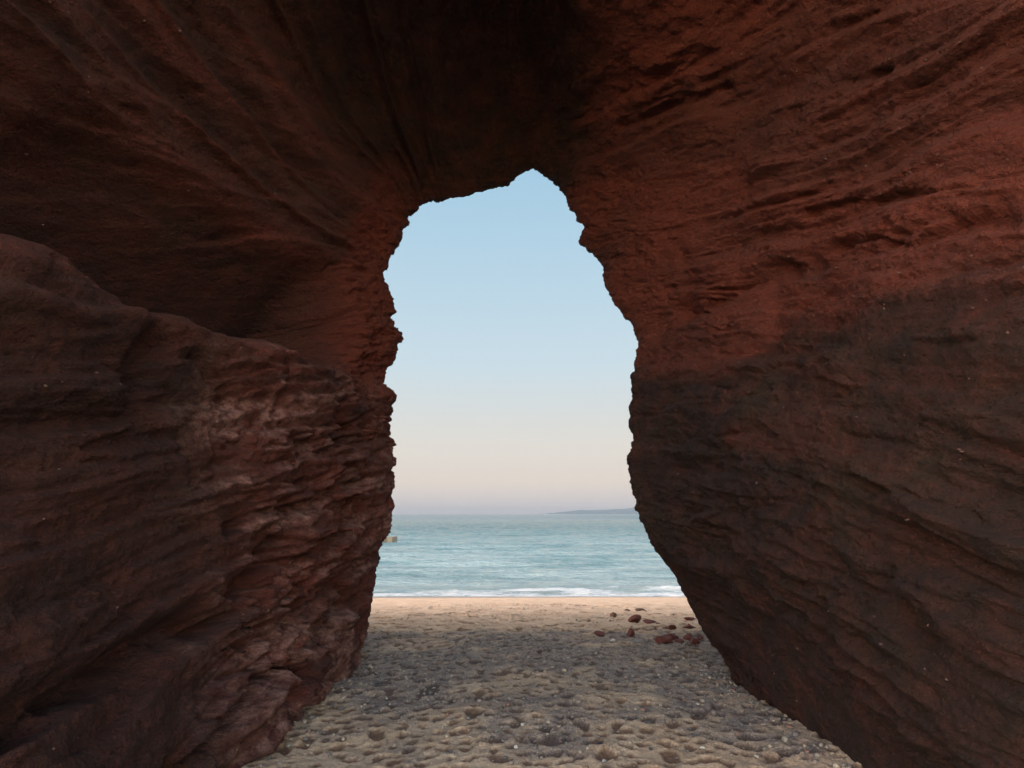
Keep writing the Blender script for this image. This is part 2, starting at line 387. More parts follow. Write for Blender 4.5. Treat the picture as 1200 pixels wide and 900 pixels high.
D *= tun
D += (1 - tun) * (.7 * fbm(X * .25, Y * .25, Z * .35, 4, 101) + .12 * vnoise(Z * 2.2 + fbm(X * .3, Y * .3, Z * .3, 2, 5), X * .1, Y * .1, 7))
D[:, :] *= 1.0
D[0] = 0; D[-1] = 0
G2 = G + N * D[..., None]

# stone stains plus painted light: R dark weathering and shade, G pale stone and highlights, B fresh red stone and lit rim
s2 = fbm(X * .9, Y * .9, Z * 1.3, 4, 111); s3 = fbm(X * 2.4, Y * 2.4, Z * 3.5, 4, 117)
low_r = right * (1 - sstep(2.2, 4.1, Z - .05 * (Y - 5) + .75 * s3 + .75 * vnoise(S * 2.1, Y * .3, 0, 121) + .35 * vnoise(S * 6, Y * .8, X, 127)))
dark = 1.05 * low_r + right * .42 * sstep(-.1, .5, vnoise(S * 1.7, Y * .3, 4, 129)) + left * (.75 * bump(Y, 1, 2, 4.1, 5.0) * (1 - sstep(2.6, 3.2, Z)) + .97 * hol)  # dark weathering low down; shade of the left hollow painted in
dark = dark + 1.45 * sstep(4.7, 6.0, Z) * bump(X + .2 * s3, -2.7, -.5, .25, 1.1) + .40 * s2  # ceiling shade painted dark, plus random tone
dark = dark + left * sstep(3.6, 4.4, Z) * (1 - sstep(6.0, 6.35, Y)) * (.48 - .75 * (fl * .7 + fl2 * .3))  # shade painted into the grooves of the flutes
N2 = normals(G2)
if (N2[300, 130] * N[300, 130]).sum() < 0: N2 = -N2
pillar = left * bump(Y, 4.9, 5.3, 7.3, 7.6) * (1 - sstep(.45, .85, Z + .15 * s3))
pale = crag * .8 * sstep(.1, .55, rg * .35 + .5 * s3 + .35 * vnoise(S2 * 6, Y, X, 123))  # painted highlights along the crag's ridges
pale = pale + .55 * crag * sstep(.18, .55, N2[..., 2]) * sstep(-.5, .2, s3) + .35 * crag * sstep(.0, .6, s2 + .3 * s3)      # highlights painted pale on upward-facing ledges
pale = pale + 1.1 * pillar * sstep(-.35, .2, s3 + .3 * cn)
red = sstep(-.2, .5, s2 + .5 * (1 - low_r) * right + 1.2 * left * sstep(6.05, 6.35, Y) * sstep(2.8, 3.4, Z) + .2 * left * sstep(3.2, 3.8, Z))  # fresh red stone; lit face of the left rim painted in as red
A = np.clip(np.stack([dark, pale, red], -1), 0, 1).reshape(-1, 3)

m = NT('red_sandstone')
p = m.pos(); xyz = m.sepxyz(p)
sv = m.math('ADD', m.math('MULTIPLY', xyz[1], -.24), xyz[2])
sv = m.math('ADD', sv, m.math('MULTIPLY', m.noise(p, 1.1, 3), .35))
comb = m.n('ShaderNodeCombineXYZ'); m.l(sv, comb.inputs[2]); m.l(m.math('MULTIPLY', xyz[1], .12), comb.inputs[1]); m.l(m.math('MULTIPLY', xyz[0], .12), comb.inputs[0])
b1 = m.noise(comb.outputs[0], 5.5, 6, .65)
base = m.ramp(b1, [(.28, (.030, .010, .008)), (.42, (.075, .023, .016)), (.52, (.125, .036, .022)), (.62, (.085, .029, .022)), (.75, (.18, .060, .038))])
patch = m.noise(p, 2.3, 6, .6)
base = m.mix(m.math('MULTIPLY', m.ramp(patch, [(.4, 0.0), (.65, 1.0)]), .55), base, (.12, .048, .036))
ch, colr = m.attr('stain_and_light')
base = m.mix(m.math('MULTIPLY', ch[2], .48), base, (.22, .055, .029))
film_shade = m.ramp(m.noise(p, 1.6, 5, .6), [(.35, (.010, .0055, .0045)), (.55, (.021, .0115, .008)), (.7, (.028, .023, .012))])
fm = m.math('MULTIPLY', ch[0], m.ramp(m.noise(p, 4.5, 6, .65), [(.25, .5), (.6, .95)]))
base = m.mix(fm, base, film_shade)
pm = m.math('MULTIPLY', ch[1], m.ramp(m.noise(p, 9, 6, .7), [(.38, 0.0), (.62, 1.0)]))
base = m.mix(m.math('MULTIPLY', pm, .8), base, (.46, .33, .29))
fine = m.noise(p, 55, 5, .7)
base = m.mix(1.0, base, m.ramp(fine, [(.25, .55), (.5, 1.0), (.78, 1.5)]), 'MULTIPLY')
spk = m.vor(p, 60).outputs['Distance']
base = m.mix(m.math('MULTIPLY', m.ramp(spk, [(.0, 1.0), (.12, 0.0)]), .35), base, (.30, .20, .15))
base = m.mix(1.0, base, (.54, .385, .365), 'MULTIPLY')
m.l(base, m.b.inputs['Base Color'])
m.b.inputs['Roughness'].default_value = .88; m.b.inputs['Specular IOR Level'].default_value = .25
h = m.math('ADD', m.math('MULTIPLY', m.noise(p, 22, 8, .68), 1.0), m.math('MULTIPLY', m.noise(comb.outputs[0], 40, 4, .6), .35))
nrm = m.bumpn(m.noise(m.scale(p, (1, 1, 1.8)), 7, 6, .62), .12, .8)
nrm = m.bumpn(h, .045, 1.0, nrm)
nrm = m.bumpn(m.ramp(m.vor(p, 38).outputs['Distance'], [(.0, 0.0), (.35, 1.0)]), .012, .6, nrm)
m.l(nrm, m.b.inputs['Normal'])
ROCK = m.m
arch_o = mesh_obj('rock_arch', G2.reshape(-1, 3), grid_faces(NV, NU), ROCK, True, None, {'stain_and_light': A})
tag(arch_o, 'red sandstone sea arch with dark layered walls framing the sea view', 'rock arch')

# ------------------------------------------------------------------ small stones
def ico(sub):
    import bmesh
    bm = bmesh.new(); bmesh.ops.create_icosphere(bm, subdivisions=sub, radius=1)
    v = np.array([x.co[:] for x in bm.verts]); bm.verts.ensure_lookup_table()
    f = np.array([[q.index for q in fc.verts] for fc in bm.faces]); bm.free()
    return v, f
ICO1, ICO2, ICO3, ICO4 = ico(1), ico(2), ico(3), ico(4)

def rotm(a, b, c):
    ca, sa, cb, sb, cc, sc = math.cos(a), math.sin(a), math.cos(b), math.sin(b), math.cos(c), math.sin(c)
    return np.array([[ca, -sa, 0], [sa, ca, 0], [0, 0, 1]]) @ np.array([[cb, 0, sb], [0, 1, 0], [-sb, 0, cb]]) @ np.array([[1, 0, 0], [0, cc, -sc], [0, sc, cc]])

def scatter_mesh(name, pts, sizes, cols, mat, flat=.6, base=ICO1):
    V = []; F = []; C = []; v0, f0 = base; off = 0
    for q, s, c in zip(pts, sizes, cols):
        sh = np.array([1, rng.uniform(.6, 1), flat * rng.uniform(.7, 1.2)]) * s
        v = v0 * sh * (1 + .18 * rng.standard_normal((len(v0), 1)))
        v = v @ rotm(rng.uniform(0, 6.28), rng.uniform(-.3, .3), rng.uniform(-.3, .3)).T + q
        V.append(v); F.append(f0 + off); off += len(v0); C.append(np.tile(c, (len(v0), 1)))
    return mesh_obj(name, np.concatenate(V), np.concatenate(F), mat, True, None, {'tint': np.concatenate(C)})

m = NT('pebble_stone'); ch, c = m.attr('tint'); p = m.pos()
m.l(m.mix(1.0, c, m.ramp(m.noise(p, 120, 4), [(.3, .6), (.7, 1.3)]), 'MULTIPLY'), m.b.inputs['Base Color'])
m.b.inputs['Roughness'].default_value = .75
PEB = m.m

# pebbles set in the wall: one uncountable part of the arch
r0, r1 = sum(n for s, n in ST[:6]), sum(n for s, n in ST[:10])
cand_r = rng.integers(r0, r1, 26000); cand_u = rng.integers(60, NU - 40, 26000)
pts = G2[cand_r, cand_u]; nn = N2[cand_r, cand_u]
prob = np.where(pts[:, 0] > .5, 1.0, .3) * sstep(-.1, .5, fbm(pts[:, 0] * 1.5, pts[:, 1] * 1.5, (pts[:, 2] - .24 * pts[:, 1]) * 5, 2, 131) + .2) * (pts[:, 2] < 5.6)
ok = rng.random(26000) < prob * .30 * (1 - .75 * low_r[cand_r, cand_u])
pts = pts[ok]; nn = nn[ok]; sz = .004 + .010 * rng.random(len(pts)) ** 3
pal = np.array([(.07, .026, .018), (.045, .016, .012), (.075, .042, .033), (.034, .016, .013), (.08, .03, .02), (.06, .027, .018)])
e = scatter_mesh('embedded_pebbles', pts - nn * (sz * .25)[:, None], sz, pal[rng.integers(0, 6, len(pts))], PEB, .8)
e.parent = arch_o; e['kind'] = 'stuff'

# ------------------------------------------------------------------ sand
def axis(lo, hi, fine_lo, fine_hi, step, grow):
    a = list(np.arange(fine_lo, fine_hi, step))
    s = step; q = fine_lo; pre = []
    while q > lo: s *= grow; q -= s; pre.append(q)
    s = step; q = a[-1]; post = []
    while q < hi: s *= grow; q += s; post.append(q)
    return np.array(pre[::-1] + a + post)
ax = axis(-400, 400, -2.9, 3.6, .016, 1.13)
ay = axis(-60, 40, 3.4, 13.5, .018, 1.035)
SX, SY = np.meshgrid(ax, ay)
def sand_relief(SX, SY):
    z = .035 * fbm(SX * .9, SY * .9, 0, 3, 201)
    tramp = (1 - sstep(9.2, 11.6, SY + 1.2 * fbm(SX * .5, SY * .5, 3, 2, 205)))
    z = z + .022 * fbm(SX * 3.2, SY * 3.2, 0, 3, 207) * (.15 + .85 * tramp)
    z = z + .010 * fbm(SX * 14, SY * 14, 0, 3, 211) * (.1 + .9 * tramp)
    return z, tramp
relief, tramp = sand_relief(SX, SY)
holeA = np.zeros_like(SX); ridgeA = np.zeros_like(SX)
prng = np.random.default_rng(33)
def stamp(cx, cy, ang, L, W, dep):
    R = L * 1.9
    i0, i1 = np.searchsorted(ax, [cx - R, cx + R]); j0, j1 = np.searchsorted(ay, [cy - R, cy + R])
    if i1 - i0 < 2 or j1 - j0 < 2: return
    x = SX[j0:j1, i0:i1] - cx; y = SY[j0:j1, i0:i1] - cy
    a = x * math.cos(ang) + y * math.sin(ang); b = -x * math.sin(ang) + y * math.cos(ang)
    r = np.sqrt((a / L) ** 2 + (b / W) ** 2) * (1 + .38 * vnoise(x * 16 + cx * 31, y * 16 + cy * 17, 0, 221))
    hole = -dep * (1 - sstep(.45, 1.0, r)) * (1 + .3 * a / L)
    ridge = dep * .5 * np.exp(-((r - 1.15) / .22) ** 2)
    holeA[j0:j1, i0:i1] = np.minimum(holeA[j0:j1, i0:i1], hole)
    ridgeA[j0:j1, i0:i1] = np.maximum(ridgeA[j0:j1, i0:i1], ridge)
cells = {}
for k in range(26000):
    cy = 3.3 + 10.7 * prng.random() ** 1.1; cx = prng.uniform(-2.4, 3.3)
    if prng.random() > 1 - sstep(8.2, 10.6, np.array(cy)) * .93: continue
    if cx > 1.75 - .25 * (cy - 5) and cy < 6.2 and prng.random() < .75: continue
    L = prng.uniform(.10, .145) if prng.random() < .16 else prng.uniform(.05, .095)
    key = (int(cx / .2), int(cy / .2)); bad = False
    for ii in (-1, 0, 1):
        for jj in (-1, 0, 1):
            for (ox, oy, oL) in cells.get((key[0] + ii, key[1] + jj), ()):
                if (ox - cx) ** 2 + (oy - cy) ** 2 < ((oL + L) * .80) ** 2: bad = True; break
    if bad: continue
    cells.setdefault(key, []).append((cx, cy, L))
    stamp(cx, cy, prng.normal(0, 1.0), L, L * prng.uniform(.6, .9), L * prng.uniform(.17, .34))
for k in range(520):
    stamp(prng.uniform(-6, 7), 9.6 + 8 * prng.random() ** 1.3, prng.normal(0.2, .5), prng.uniform(.08, .2), prng.uniform(.05, .10), prng.uniform(.02, .05))
foot = holeA + ridgeA * (1 - np.clip(-holeA / .012, 0, 1))
bank = .05 * sstep(1.5, 2.3, SX) * bump(SY, 2, 3.5, 5.5, 7.0) + .02 * sstep(-1.3, -1.9, SX) * bump(SY, 2, 3.5, 6.5, 7.5)      # sand drifted against the walls
SZ = ground_z(SX, SY) + bank + relief * (1 - sstep(17.5, 20.5, SY)) + foot
hollow = sstep(.0015, .010, -holeA)
grit = sstep(-.25, .45, .45 * fbm(SX * .8, SY * .8, 0, 3, 231) + .75 * fbm(SX * 2.6, SY * 2.6, 0, 4, 233) + .45 * bump(SY, 5.0, 7.0, 9.0, 10.4) - .7 * sstep(9.2, 10.6, SY) - .25 * (1 - sstep(4.2, 5.5, SY)) + .12 * fbm(SX * 5, SY * 5, 1, 3, 235))
wet = sstep(21.3, 22.2, SY + .5 * fbm(SX * .25, 0 * SY, 2, 3, 237))
SA = np.stack([grit, wet, hollow], -1).reshape(-1, 3)
m = NT('beach_sand'); p = m.pos(); ch, c = m.attr('sandmap')
n1 = m.noise(p, 3.0, 6, .6); n2 = m.noise(p, 45, 5, .7)
sandc = m.ramp(n1, [(.3, (.315, .212, .142)), (.5, (.378, .265, .183)), (.7, (.44, .32, .232))])
gritc = m.ramp(m.noise(p, 60, 4, .7), [(.3, (.085, .068, .066)), (.5, (.155, .122, .112)), (.68, (.28, .215, .18))])
gm = m.math('MULTIPLY', ch[0], m.ramp(m.noise(p, 6.5, 6, .7), [(.3, .25), (.55, 1.0)]))
cc = m.mix(gm, sandc, gritc)
cc = m.mix(m.math('MULTIPLY', ch[2], .92), cc, m.mix(gm, (.125, .066, .040), (.060, .042, .037)))       # darker brown inside the prints
cc = m.mix(1.0, cc, m.ramp(n2, [(.3, .68), (.5, 1.0), (.72, 1.28)]), 'MULTIPLY')
v = m.vor(p, 130)
cc = m.mix(m.math('MULTIPLY', m.math('MULTIPLY', m.ramp(v.outputs['Distance'], [(.12, 1.0), (.3, 0.0)]), ch[0]), .6), cc, m.ramp(m.sepxyz(v.outputs['Color'])[0], [(0.0, (.05, .045, .05)), (.5, (.22, .17, .15)), (1.0, (.45, .40, .36))]))
cc = m.mix(m.math('MULTIPLY', ch[1], .8), cc, (.085, .062, .058))
m.l(cc, m.b.inputs['Base Color'])
m.l(m.math('SUBTRACT', .92, m.math('MULTIPLY', ch[1], .6)), m.b.inputs['Roughness'])
m.b.inputs['Specular IOR Level'].default_value = .3
dry = m.math('SUBTRACT', 1.0, m.math('MULTIPLY', ch[1], .93))
hgt = m.math('MULTIPLY', m.math('ADD', m.noise(p, 28, 7, .68), m.math('MULTIPLY', m.noise(p, 150, 3, .6), .3)), dry)
m.l(m.bumpn(hgt, .03, .8), m.b.inputs['Normal'])
sand = mesh_obj('sand', np.stack([SX, SY, SZ], -1).reshape(-1, 3), grid_faces(len(ay), len(ax)), m.m, True, None, {'sandmap': SA})
sand['kind'] = 'structure'
def sand_at(x, y):
    i = min(np.searchsorted(ax, x), len(ax) - 1); j = min(np.searchsorted(ay, y), len(ay) - 1)
    return float(SZ[j, i])

# loose shingle too fine and dense to count
gp = []; gs = []
trng = np.random.default_rng(5)
while len(gp) < 7800:
    y = 3.4 + 10 * trng.random() ** 1.2; x = trng.uniform(-2.4, 3.2)
    j = min(np.searchsorted(ay, y), len(ay) - 1); i = min(np.searchsorted(ax, x), len(ax) - 1)
    if trng.random() > .12 + .88 * grit[j, i]: continue
    s = .004 + .020 * trng.random() ** 3.5
    gp.append((x, y, SZ[j, i] + s * .2)); gs.append(s)
for k in range(420):                        # worn bits gathered along the foot of the walls
    y = trng.uniform(3.4, 7.2); side = trng.random() < .5
    x = (-1.66 - .03 * (6.9 - y) + .05 + abs(trng.normal(0, .12))) if side else (2.14 - abs(trng.normal(0, .12)))
    s = .006 + .028 * trng.random() ** 3
    gp.append((x, y, sand_at(x, y) + s * .2)); gs.append(s)
gpal = np.array([(.11, .09, .083), (.17, .132, .115), (.26, .20, .165), (.075, .063, .060), (.19, .16, .135), (.20, .10, .075), (.15, .12, .108), (.30, .235, .18)])
g = scatter_mesh('shingle', np.array(gp), np.array(gs), gpal[trng.integers(0, 8, len(gp))], PEB, .6)
g['kind'] = 'stuff'

# ------------------------------------------------------------------ sea
sx = np.concatenate([-np.geomspace(7.0, .42, 40), np.linspace(-.40, .40, 620), np.geomspace(.42, 7.0, 40)])
d = [20.6]
while d[-1] < 9500: d.append(d[-1] + max(.07, .0042 * (d[-1] - 14)) if d[-1] < 400 else d[-1] * 1.06)
d = np.array(d)
WX = sx[None, :] * (d[:, None] + 6); WY = d[:, None] + 0 * WX
near = 1 - sstep(60, 420, WY)
w = .055 * fbm(WX * .09 + 2, WY * .34, 0, 3, 301) + .05 * fbm(WX * .28, WY * .8, 0, 3, 305) + .030 * fbm(WX * .9, WY * 1.9, 0, 3, 307)
w = w + .13 * (1 - np.abs(fbm(WX * .22, WY * .85, 0, 2, 331))) ** 3 + .07 * (1 - np.abs(fbm(WX * .55, WY * 1.7, 1, 2, 333))) ** 3 - .08
w = w * (.3 + .7 * sstep(23, 30, WY)) * near
for yc, amp, wid, sd in ((24.6, .13, .55, 1), (30.5, .17, 1.1, 2), (37.5, .13, 1.3, 3), (46, .13, 1.6, 4), (60, .14, 2.2, 5)):   # low swells rolling in
    yy = WY - yc - 1.2 * vnoise(WX * .11, 0 * WX, sd, 311)
    w = w + amp * np.exp(-(yy / np.where(yy > 0, wid * 1.5, wid * .7)) ** 2) * sstep(-.35, .45, vnoise(WX * .10 + 5 * sd, 0 * WX, sd, 313))
edge = 22.9 + .22 * fbm(WX * .35, 0 * WX, 4, 3, 317)
fo = sstep(edge - .45, edge - .1, WY) * (1 - sstep(edge + .4, edge + 2.3, WY + 1.6 * fbm(WX * .7, WY * 1.3, 0, 4, 319)))
br = np.exp(-((WY - 24.2 - 1.2 * vnoise(WX * .11, 0 * WX, 1, 311)) / .5) ** 2) * sstep(-.1, .4, fbm(WX * .5, WY * .6, 2, 3, 323))
fo = np.clip(fo + .8 * br, 0, 1)
w = w + fo * (.03 + .035 * fbm(WX * 3, WY * 4, 0, 3, 327))
m = NT('sea_water'); p = m.pos(); ch, c = m.attr('foam')
deep = m.ramp(m.noise(m.scale(p, (.03, .09, 1)), 1.0, 4, .6), [(.3, (.009, .046, .058)), (.7, (.020, .074, .088))])
shal = m.n('ShaderNodeMapRange'); m.l(m.sepxyz(p)[1], shal.inputs[0]); shal.inputs[1].default_value = 23; shal.inputs[2].default_value = 130; shal.inputs[3].default_value = .75; shal.inputs[4].default_value = 0
deep = m.mix(m.math('MULTIPLY', shal.outputs[0], m.ramp(m.noise(m.scale(p, (.12, .5, 1)), 1.0, 4, .6), [(.35, .35), (.6, 1.0)])), deep, (.215, .262, .262))
lace = m.ramp(m.noise(m.scale(p, (1.2, 3.0, 1)), 2.2, 6, .7), [(.36, 0.0), (.56, 1.0)])
ff = m.math('MULTIPLY', ch[0], m.math('ADD', m.math('MULTIPLY', lace, .75), m.math('MULTIPLY', ch[0], .4)), clamp=True)
m.l(m.mix(ff, deep, (.36, .37, .38)), m.b.inputs['Base Color'])
m.b.inputs['IOR'].default_value = 1.33
m.l(m.math('ADD', .06, m.math('MULTIPLY', ff, .7)), m.b.inputs['Roughness'])
wv = m.math('ADD', m.noise(m.scale(p, (.8, 2.4, 1)), 1.0, 5, .62), m.math('MULTIPLY', m.noise(m.scale(p, (.10, .42, 1)), 1.0, 4, .6), 2.2))
m.l(m.bumpn(wv, .5, .8), m.b.inputs['Normal'])
sea = mesh_obj('sea', np.stack([WX, WY, SEA_Z + w], -1).reshape(-1, 3), grid_faces(len(d), len(sx)), m.m, True, None, {'foam': np.repeat(fo.reshape(-1, 1), 3, 1)})
sea['kind'] = 'structure'

# ------------------------------------------------------------------ far hills
HY = 6000.0
hp = [(300, 0), (420, 9), (520, 18), (620, 27), (720, 31), (800, 25), (900, 31), (1000, 38), (1090, 36), (1200, 48), (1330, 60), (1500, 55), (1700, 70), (2000, 62), (2400, 80), (2900, 66), (3400, 30), (3700, 0)]
hx = np.linspace(300, 3700, 240); hh = 1.35 * np.interp(hx, [a for a, b in hp], [b for a, b in hp])
hh = np.convolve(np.pad(hh, 5, mode='edge'), np.ones(11) / 11, 'valid')
HT = np.linspace(-1, 1, 24); hv = []
for t in HT:
    prof = np.cos(t * math.pi / 2) ** .8 if abs(t) < 1 else 0
    z = hh * prof * (1 + .10 * vnoise(hx * .012, t * 2.2, 0, 401)) + 4 * prof * vnoise(hx * .04, t * 5, 0, 403)
    hv.append(np.stack([hx + t * 120 * np.sin(hx * .003), HY + t * 420 + 0 * hx, SEA_Z - 1 + np.maximum(z, -.5)], -1))
m = NT('hill_hazy_blue'); p = m.pos()
m.l(m.ramp(m.noise(p, .012, 6, .6), [(.35, (.024, .044, .060)), (.55, (.034, .055, .070)), (.7, (.048, .064, .074))]), m.b.inputs['Base Color'])  # blue of distance haze painted into the hill colour
m.b.inputs['Roughness'].default_value = .95
hill = mesh_obj('hills', np.array(hv).reshape(-1, 3), grid_faces(24, 240), m.m)
hill['kind'] = 'structure'

# ------------------------------------------------------------------ jetty
import bmesh
def boxes(name, items, mat, parent=None, bev=.03):
    bm = bmesh.new()
    for (x0, x1, y0, y1, z0, z1) in items:
        r = bmesh.ops.create_cube(bm, size=1)
        for vtx in r['verts']:
            vtx.co = ((x0 + x1) / 2 + vtx.co.x * (x1 - x0), (y0 + y1) / 2 + vtx.co.y * (y1 - y0), (z0 + z1) / 2 + vtx.co.z * (z1 - z0))
    bmesh.ops.bevel(bm, geom=bm.edges[:], offset=bev, segments=2, affect='EDGES')
    me = bpy.data.meshes.new(name); bm.to_mesh(me); bm.free(); me.materials.append(mat)
    o = bpy.data.objects.new(name, me); col.objects.link(o); o.parent = parent
    return o
def stone_mat(name, a, b, sc=1.5):
    m = NT(name); p = m.pos()
    m.l(m.ramp(m.noise(p, sc, 6, .65), [(.3, a), (.7, b)]), m.b.inputs['Base Color']); m.b.inputs['Roughness'].default_value = .9
    m.l(m.bumpn(m.noise(p, sc * 6, 6, .6), .03, .8), m.b.inputs['Normal'])
    return m.m
jet = bpy.data.objects.new('jetty', None); col.objects.link(jet); jet.location = (0, 0, 0)
tag(jet, 'low tan jetty end jutting into the sea beside the left rock wall', 'jetty')
boxes('deck', [(-34, -11.95, 60, 62.2, SEA_Z - .6, SEA_Z + .62)], stone_mat('jetty_concrete', (.042, .035, .021), (.072, .058, .038)), jet, .06)
boxes('end_block', [(-11.945, -11.35, 59.9, 62.3, SEA_Z - .6, SEA_Z + .70)], stone_mat('jetty_end_concrete', (.085, .07, .05), (.125, .10, .075)), jet, .06)

# ------------------------------------------------------------------ loose rocks
REDROCK = stone_mat('fallen_red_rock', (.055, .012, .009), (.125, .028, .020), 9)
BROWN = stone_mat('brown_clod', (.07, .035, .022), (.13, .07, .042), 12)
DARK = stone_mat('dark_stone', (.035, .034, .040), (.08, .075, .08), 20)
PALE = stone_mat('pale_stone', (.42, .37, .33), (.62, .57, .52), 20)
GREY = stone_mat('grey_stone', (.13, .115, .11), (.24, .21, .20), 20)
def rock(name, label, x, y, size, mat, seed, boxy=0.0, sink=.25, rz=0, cat='rock', group=None, base=ICO4, tilt=0.0):
    v0, f0 = base; r = np.random.default_rng(seed)
    v = v0.copy()
    if boxy:
        q = np.sign(v) * np.abs(v) ** (1 - boxy * .75); v = v * (1 - boxy) + q / np.max(np.abs(q)) * boxy
    # a few flat broken faces
    for k in range(11):
        n = r.standard_normal(3); n /= np.linalg.norm(n); dd = r.uniform(.5, .85)
        ex = v @ n - dd; v = v - np.outer(np.clip(ex, 0, None) * .97, n)
    nz = fbm(v[:, 0] * 1.6 + seed * 3.3, v[:, 1] * 1.6, v[:, 2] * 1.6, 4, 500 + seed)
    v = v * (1 + .10 * nz)[:, None] * np.array(size)
    if tilt: v = v @ rotm(0, tilt, tilt * .6).T
    o = mesh_obj(name, v, f0, mat)
    o.location = (x, y, sand_at(x, y) + size[2] * (1 - 2 * sink)); o.rotation_euler = (0, 0, rz)
    tag(o, label, cat, group)
    return o
# (name, label, x, y, size, material, seed, boxy, turn, tilt)
ROCKS = [
    ('fallen_rock', 'upright dome shaped dark red boulder standing apart on the sand', 1.69, 9.25, (0.068, 0.066, 0.093), REDROCK, 31, 0.0, .3, 0, .2),
    ('fallen_rock', 'long flat topped red block, biggest of the heap near the right wall', 2.03, 8.62, (0.144, 0.107, 0.080), REDROCK, 2, .75, .1, 0, .25),
    ('fallen_rock', 'thin red slab resting behind the long flat topped block', 2.2, 8.88, (0.091, 0.064, 0.069), REDROCK, 3, .6, .2, .1, .25),
    ('fallen_rock', 'small squarish red stone touching the right end of the long block', 2.25, 8.68, (0.064, 0.059, 0.064), REDROCK, 4, .5, .6, .1, .25),
    ('fallen_rock', 'lumpy red rock at the front right of the heap, tilted', 2.39, 8.55, (0.095, 0.079, 0.066), REDROCK, 5, .25, .8, .35, .25),
    ('fallen_rock', 'rounded red rock at the back top of the heap', 2.44, 8.95, (0.080, 0.075, 0.080), REDROCK, 6, .2, .4, .2, .2),
    ('fallen_rock', 'small dark red rock at the far right of the heap', 2.58, 8.9, (0.070, 0.054, 0.054), REDROCK, 7, .2, 1.2, .2, .25),
    ('fallen_rock', 'wedge shaped red rock behind the dome shaped boulder', 2.14, 11.19, (0.129, 0.099, 0.099), REDROCK, 8, .45, .2, -.4, .25),
    ('fallen_rock', 'low red rock lying against the wedge shaped rock', 2.36, 11.1, (0.129, 0.082, 0.049), REDROCK, 9, .3, -.2, .1, .25),
    ('fallen_rock', 'small dark lump midway between the wedge shaped rock and the red heap', 2.44, 9.85, (0.066, 0.055, 0.049), REDROCK, 10, .2, .5, .2, .25),
    ('fallen_rock', 'flat brownish red stone left of the dark lump behind the heap', 2.42, 10.1, (0.110, 0.055, 0.031), BROWN, 11, .3, .1, 0, .25),
    ('fallen_rock', 'flat dark rock farthest back beside the right wall edge', 3.22, 11.7, (0.120, 0.084, 0.048), REDROCK, 12, .3, .3, .1, .25),
    ('fallen_rock', 'red rock half hidden by the right wall edge', 2.8, 10.2, (0.123, 0.089, 0.050), REDROCK, 13, .4, .5, .1, .25),
    ('fallen_rock', 'flat reddish brown stone left of the dome shaped boulder', 1.27, 9.36, (0.093, 0.066, 0.039), REDROCK, 14, .3, -.3, .15, .25),
    ('sand_clod', 'upright brown clod on the smooth tan sand behind the wedge shaped rock', 1.97, 12.5, (0.075, 0.069, 0.069), BROWN, 15, .1, .2, .2, .3),
    ('sand_clod', 'small brown clod nearest the sea, left of the long low clod', 2.6, 14.5, (0.095, 0.074, 0.047), BROWN, 16, .1, .2, .1, .3),
    ('sand_clod', 'long low rusty clod on the smooth sand near the sea', 2.94, 14.6, (0.173, 0.106, 0.053), BROWN, 17, .1, .1, .1, .3),
    ('sand_clod', 'flat brown clod between the long low clod and the right wall', 3.05, 13.26, (0.117, 0.078, 0.036), BROWN, 18, .1, .4, .1, .3),
    ('beach_stone', 'round black pebble on tan sand just right of centre in the foreground', 1.06, 5.19, (.028, .026, .024), DARK, 19, 0, 0, 0, .2),
    ('beach_stone', 'flat white stone on pale sand below the red heap', 1.75, 6.36, (.045, .03, .018), PALE, 20, .2, .2, 0, .25),
    ('beach_stone', 'small white stone left of the dome shaped boulder', 1.36, 8.78, (0.038, 0.033, 0.022), PALE, 21, .2, 0, 0, .25),
    ('beach_stone', 'flat grey stone lying on the sand in front of the dome shaped boulder', 1.72, 8.75, (0.097, 0.065, 0.030), GREY, 22, .2, .2, 0, .25),
]
for nm, lb, x, y, sz_, mt_, sd, bx, rz, ti, sk in ROCKS:
    ct = {'fallen_rock': 'rock', 'sand_clod': 'clod', 'beach_stone': 'stone'}[nm]
    gr = {'fallen_rock': 'fallen red rocks beside the right wall', 'sand_clod': 'brown clods on the smooth sand', 'beach_stone': 'single stones on the beach'}[nm]
    rock(nm, lb, x, y, sz_, mt_, sd, bx, sk + .07, rz, ct, gr, ICO3 if nm == 'beach_stone' else ICO4, ti)
for k in range(26):
    x, y = (rng.normal(2.32, .2), rng.normal(8.75, .17)) if k < 17 else (rng.normal(2.2, .3), rng.normal(10.9, .5))
    q = rng.uniform(.018, .042)
    rock('red_chip', 'small dark red stone chip lying around the fallen red rocks', x, y, (q, q * .8, q * .6), REDROCK, 80 + k, .3, .25, k, 'stone chip', 'red stone chips around the fallen rocks', ICO3)
def on_sand(px_, py_, f=715, b0=math.atan(152 / 715)):
    a, b = (px_ - 600) / f, (450 - py_) / f
    t_ = 1.6 / -(math.sin(b0) + b * math.cos(b0))
    return a * t_, (math.cos(b0) - b * math.sin(b0)) * t_
for k, q in enumerate([(827, 844), (812, 864), (763, 877), (703, 868), (748, 840), (509, 847), (528, 885), (623, 837), (589, 834)]):
    x, y = on_sand(*q)
    rock('small_pebble', 'small dark grey pebble lying singly in the trampled foreground sand', x, y, (.02, .017, .013), DARK, 40 + k, 0, .25, k, 'pebble', 'small dark pebbles in the foreground', ICO3)
for k, q in enumerate([(823, 875), (708, 889), (887, 889), (612, 851), (605, 880)]):
    x, y = on_sand(*q)
    rock('pale_pebble', 'small whitish pebble lying singly in the trampled foreground sand', x, y, (.02, .015, .011), PALE, 60 + k, .1, .25, k, 'pebble', 'small pale pebbles in the foreground', ICO3)

